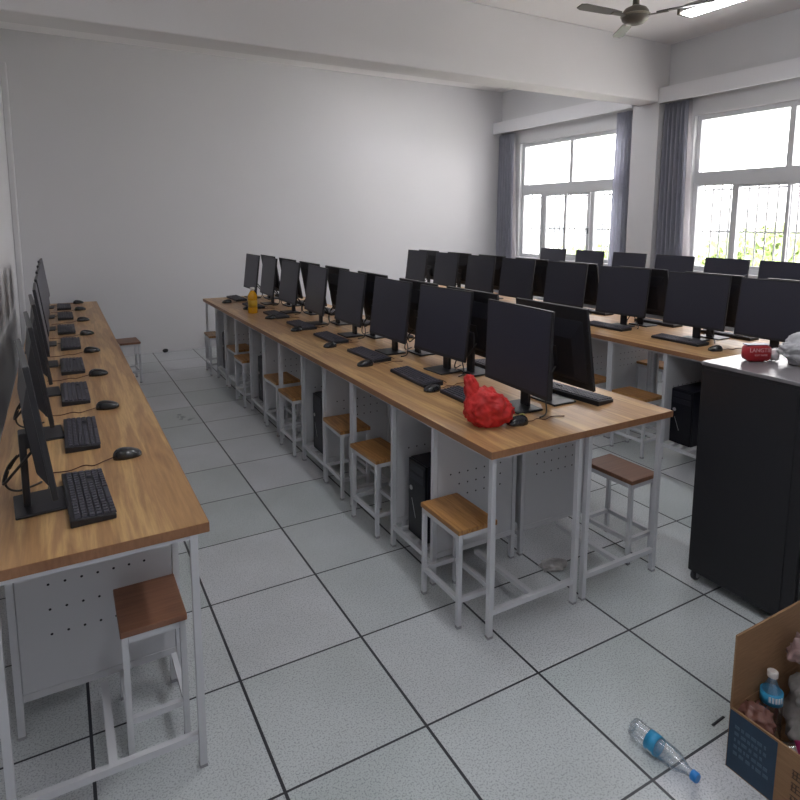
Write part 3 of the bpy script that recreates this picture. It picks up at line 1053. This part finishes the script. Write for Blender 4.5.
# orange drink bottle
jb = thing('juice_bottle', 'orange drink bottle with white cap on the far end of the middle worktop', 'bottle', (0.625, 4.11, TZ))
b = BM(); lathe(b, [(0.040, 0), (0.046, 0.006), (0.046, 0.05), (0.043, 0.06), (0.043, 0.13), (0.046, 0.14), (0.045, 0.17), (0.030, 0.20), (0.018, 0.215), (0.018, 0.225)], 24); part('body', b, M_YELLOW, jb)
b = BM(); lathe(b, [(0.0445, 0.062), (0.0445, 0.128)], 24); part('label_band', b, M_YLABEL, jb)
b = BM(); lathe(b, [(0.021, 0.222), (0.022, 0.226), (0.022, 0.245), (0.019, 0.250)], 16); part('cap', b, M_WCAP, jb)

# black lump by the back wall
b = crumple(3, lambda n: (n.x * 0.034, n.y * 0.026, 0.024 + n.z * 0.025), 0.006, 2.0, 1.0, False)
o = tag(part('door_stop', b, M_BLACK), 'small black lump on the floor against the back wall', 'door stop'); o.location = (0.15, 6.50, 0)

# clear bottles
def bottle_profile(s=1.0):
    return [(0.024 * s, 0), (0.030 * s, 0.004), (0.031 * s, 0.02), (0.029 * s, 0.035), (0.031 * s, 0.05), (0.029 * s, 0.065), (0.031 * s, 0.08), (0.031 * s, 0.14), (0.028 * s, 0.16), (0.016 * s, 0.185), (0.0125, 0.195), (0.0125, 0.205)]
def make_bottle(name, label, loc, rot, capm, labm, group=None, z0=0.085):
    t = thing(name, label, 'bottle', loc, 0, group)
    t.rotation_euler = rot
    b = BM(); lathe(b, bottle_profile(), 24); part('body', b, M_BOTTLE, t)
    b = BM()
    lathe(b, [(0.0316, z0), (0.0316, z0 + 0.036)], 24)
    lb = part('paper_label', b, labm, t)
    b = BM()
    for k in range(5):
        a = R(200 + k * 16)
        mt = Matrix.Rotation(a, 4, 'Z')
        bx(b, 0.0316, 0.0322, -0.003, 0.003, z0 + 0.012, z0 + 0.03, 0, mt)
    part('printed_mark', b, M_LABELTXT if labm == M_BLABEL else M_BLUE, lb)
    b = BM(); lathe(b, [(0.0145, 0.2055), (0.0155, 0.207), (0.0155, 0.222), (0.0135, 0.225)], 18); part('cap', b, capm, t)
    return t
# lying: axis from (0.585,-0.355) to (0.605,-0.575)
make_bottle('water_bottle', 'empty clear water bottle lying on the floor, blue label and blue cap', (0.583, -0.358, 0.0325), (R(90), 0, R(3)), M_BLUE, M_BLABEL, z0=0.060)

# small dark sliver
b = BM(); bx(b, -0.035, 0.035, -0.004, 0.004, 0, 0.003); o = tag(part('plastic_strip', b, M_BLACK, None, 0.001), 'short thin dark strip on the floor just left of the cardboard box', 'strip'); o.location = (0.885, -0.462, 0); o.rotation_euler = (0, 0, 0.05)
b = crumple(4, lambda n: (n.x * 0.075, n.y * 0.05, 0.008 + n.z * 0.008), 0.012, 2.4, 12.0)
o = tag(part('wrapper', b, film_mat('pale_plastic_film', (0.62, 0.60, 0.60), 0.55)), 'flat pale plastic wrapper on the floor under the near end of the island', 'wrapper'); o.location = (1.06, 0.50, 0.0)

# ------------------------------------------------------------------ cardboard box with bottles
cx0, cy1 = 0.745, -0.575
bxo = thing('cardboard_box', 'open cardboard box with a blue printed side, full of empty bottles', 'box', (cx0, cy1, 0))
Lx, Ly, Hb, th = 0.46, 0.50, 0.205, 0.006
b = BM(); bx(b, 0, Lx, -Ly, 0, 0, th); part('bottom', b, M_CARD, bxo)
b = BM(); bx(b, 0, th, -Ly, 0, th, Hb); bx(b, Lx - th, Lx, -Ly, 0, th, Hb); bx(b, th, Lx - th, -th, 0, th, Hb); bx(b, th, Lx - th, -Ly, -Ly + th, th, Hb)
wl = part('side_walls', b, M_CARD, bxo)
b = BM(); bx(b, -0.0012, 0.0, -0.142, -0.002, 0.004, Hb - 0.006)
bp = part('blue_print', b, M_BOXBLUE, wl, label='dark blue printed half of the box side')
b = BM()
rr = random.Random(5)
for r_ in range(5):
    y = -0.02
    while y > -0.11:
        w_ = rr.uniform(0.005, 0.016)
        bx(b, -0.0018, -0.0012, y - w_, y, 0.06 + r_ * 0.022, 0.071 + r_ * 0.022)
        y -= w_ + rr.uniform(0.003, 0.007)
part('printed_lines', b, M_BOXTXT, bp)
b = BM()
for (y, z) in ((-0.185, 0.045), (-0.185, 0.085), (-0.185, 0.125), (-0.23, 0.045), (-0.23, 0.085)):   # block characters
    for (dy, dz, w_, h_) in ((0, 0, 0.026, 0.003), (0, 0.012, 0.026, 0.003), (0, 0.024, 0.022, 0.003), (0.012, 0, 0.003, 0.027), (0.002, 0.004, 0.003, 0.018)):
        bx(b, -0.0008, -0.0002, y - dy - w_, y - dy, z + dz, z + dz + h_)
part('printed_characters', b, M_BOXINK, wl)
b = BM(); bx(b, 0.0, Lx, -th + 0.001, 0.001, Hb, 0.445); part('back_flap', b, M_CARD, bxo, label='tall upright rear flap')
b = BM(); bx(b, 0, 0.19, -0.30, 0, 0, 0.006, 0, Matrix.Translation((Lx, -0.02, Hb)) @ Matrix.Rotation(R(35), 4, 'Y')); part('side_flap', b, M_CARD, bxo)
IN = 'bottle leaning in the cardboard box'
G = 'empty bottles in the cardboard box'
make_bottle('plastic_bottle', 'clear bottle with blue label and pale cap standing against the tall rear flap', (0.885, -0.625, 0.072), (R(-3), R(2), 0), M_WCAP, M_BLABEL, G, 0.125)
make_bottle('plastic_bottle', 'clear bottle with dark blue cap lying low behind the near box wall', (0.80, -1.03, 0.06), (R(-72), R(5), 0), M_BLUE, M_BLABEL, G)
make_bottle('plastic_bottle', 'clear bottle lying under the large crumpled bag in the box', (1.00, -0.98, 0.06), (R(-60), R(5), 0), M_WCAP, M_LABELRED, G)
make_bottle('plastic_bottle', 'clear bottle tipped over at the left corner inside the box', (0.795, -0.66, 0.10), (R(75), R(0), R(40)), M_WCAP, M_LABELRED, G)
b = crumple(5, lambda n: (n.x * 0.14, n.y * 0.11, n.z * 0.13 + 0.14), 0.05, 1.9, 21.0)
o = tag(part('clear_plastic_bag', b, M_CLEARBAG), 'large crumpled clear plastic bag filling the cardboard box', 'plastic bag'); o.location = (1.035, -0.74, 0.02)
b = crumple(4, lambda n: (n.x * 0.045, n.y * 0.04, n.z * 0.06), 0.02, 2.4, 31.0)
for v in b.verts: pass
o = tag(part('pink_plastic_bag', b, M_PINKBAG), 'pinkish crumpled bag topmost under the rear flap of the box', 'plastic bag'); o.location = (1.02, -0.635, 0.31)
b = crumple(4, lambda n: (n.x * 0.04, n.y * 0.05, n.z * 0.045 + 0.05), 0.015, 2.8, 41.0)
o = tag(part('foil_wrapper', b, mat('shiny_brown_film', (0.22, 0.10, 0.08), 0.12, coat=0.6)), 'shiny brown wrapper at the left corner inside the box', 'wrapper'); o.location = (0.815, -0.615, 0.115)

# ------------------------------------------------------------------ outside
b = BM(); bx(b, 6.0, 60, -30, 60, -3.6, -3.5); o = part('outside_ground', b, M_GROUND); o['kind'] = 'structure'
def tree(x, y, base, h, r, seed, m, label):
    t = thing('tree', label, 'tree', (x, y, base), 0, 'trees outside the windows')
    rn = random.Random(seed)
    b = BM()
    tube(b, [(0, 0, 0), (0.05, 0.03, h * 0.35), (0, 0.08, h * 0.7)], 0.12, 8)
    for k in range(5):
        a = k * 1.3
        tube(b, [(0.02, 0.04, h * 0.45), (r * 0.5 * math.cos(a), r * 0.5 * math.sin(a), h * 0.75)], 0.04, 6)
    part('trunk', b, M_TRUNK, t)
    b = BM()
    for k in range(2600):
        d = Vector((rn.gauss(0, 1), rn.gauss(0, 1), rn.gauss(0, 1))).normalized()
        q = 0.75 + 0.35 * noise.noise(d * 2.2 + Vector((seed, 0, 0)))
        rad = r * q * rn.uniform(0.6, 1.0)
        p = Vector((d.x * rad, d.y * rad, h - r * 0.8 + d.z * rad * 0.8))
        e = Euler((rn.uniform(0, 6), rn.uniform(0, 6), rn.uniform(0, 6))).to_matrix()
        s = rn.uniform(0.09, 0.16)
        vs = [b.verts.new(p + e @ Vector(c) * s) for c in ((-1, 0, 0), (0, -0.5, 0.1), (1, 0, 0), (0, 0.5, 0.1))]
        b.faces.new(vs)
    part('foliage', b, m, t)
spots = [(12.5, 6.1, 5.35, 1.6, 'pale green tree seen through the right window, beside the curtain'),
         (12.0, 8.9, 4.6, 1.6, 'green tree seen low through the far window'),
         (17.2, 4.9, 5.5, 1.9, 'green tree seen in the middle of the right window'),
         (11.5, 2.6, 5.3, 1.6, 'pale green tree at the right edge of the right window'),
         (15.5, 13.6, 4.8, 1.8, 'green tree seen at the left side of the far window')]
for i, (x, y, h, r, lb) in enumerate(spots):
    tree(x, y, -3.5, h, r, 10 + i, M_LEAF2 if i % 2 == 0 else M_LEAF, lb)
bo = thing('apartment_building', 'pale building far outside beyond the trees', 'building', (38, 30, -3.5), 0.4)
b = BM(); bx(b, -5, 5, -12, 12, 0, 5.6); part('wall', b, M_BUILD, bo)
b = BM(); bx(b, -5.3, 5.3, -12.3, 12.3, 5.6, 5.9); part('roof', b, M_BUILD, bo)
for z in (1.0, 3.6):
    for k in range(8):
        b = BM(); bx(b, -5.06, -4.98, -10.6 + k * 2.8, -9.2 + k * 2.8, z, z + 1.3); part('window', b, M_BWIN, bo)
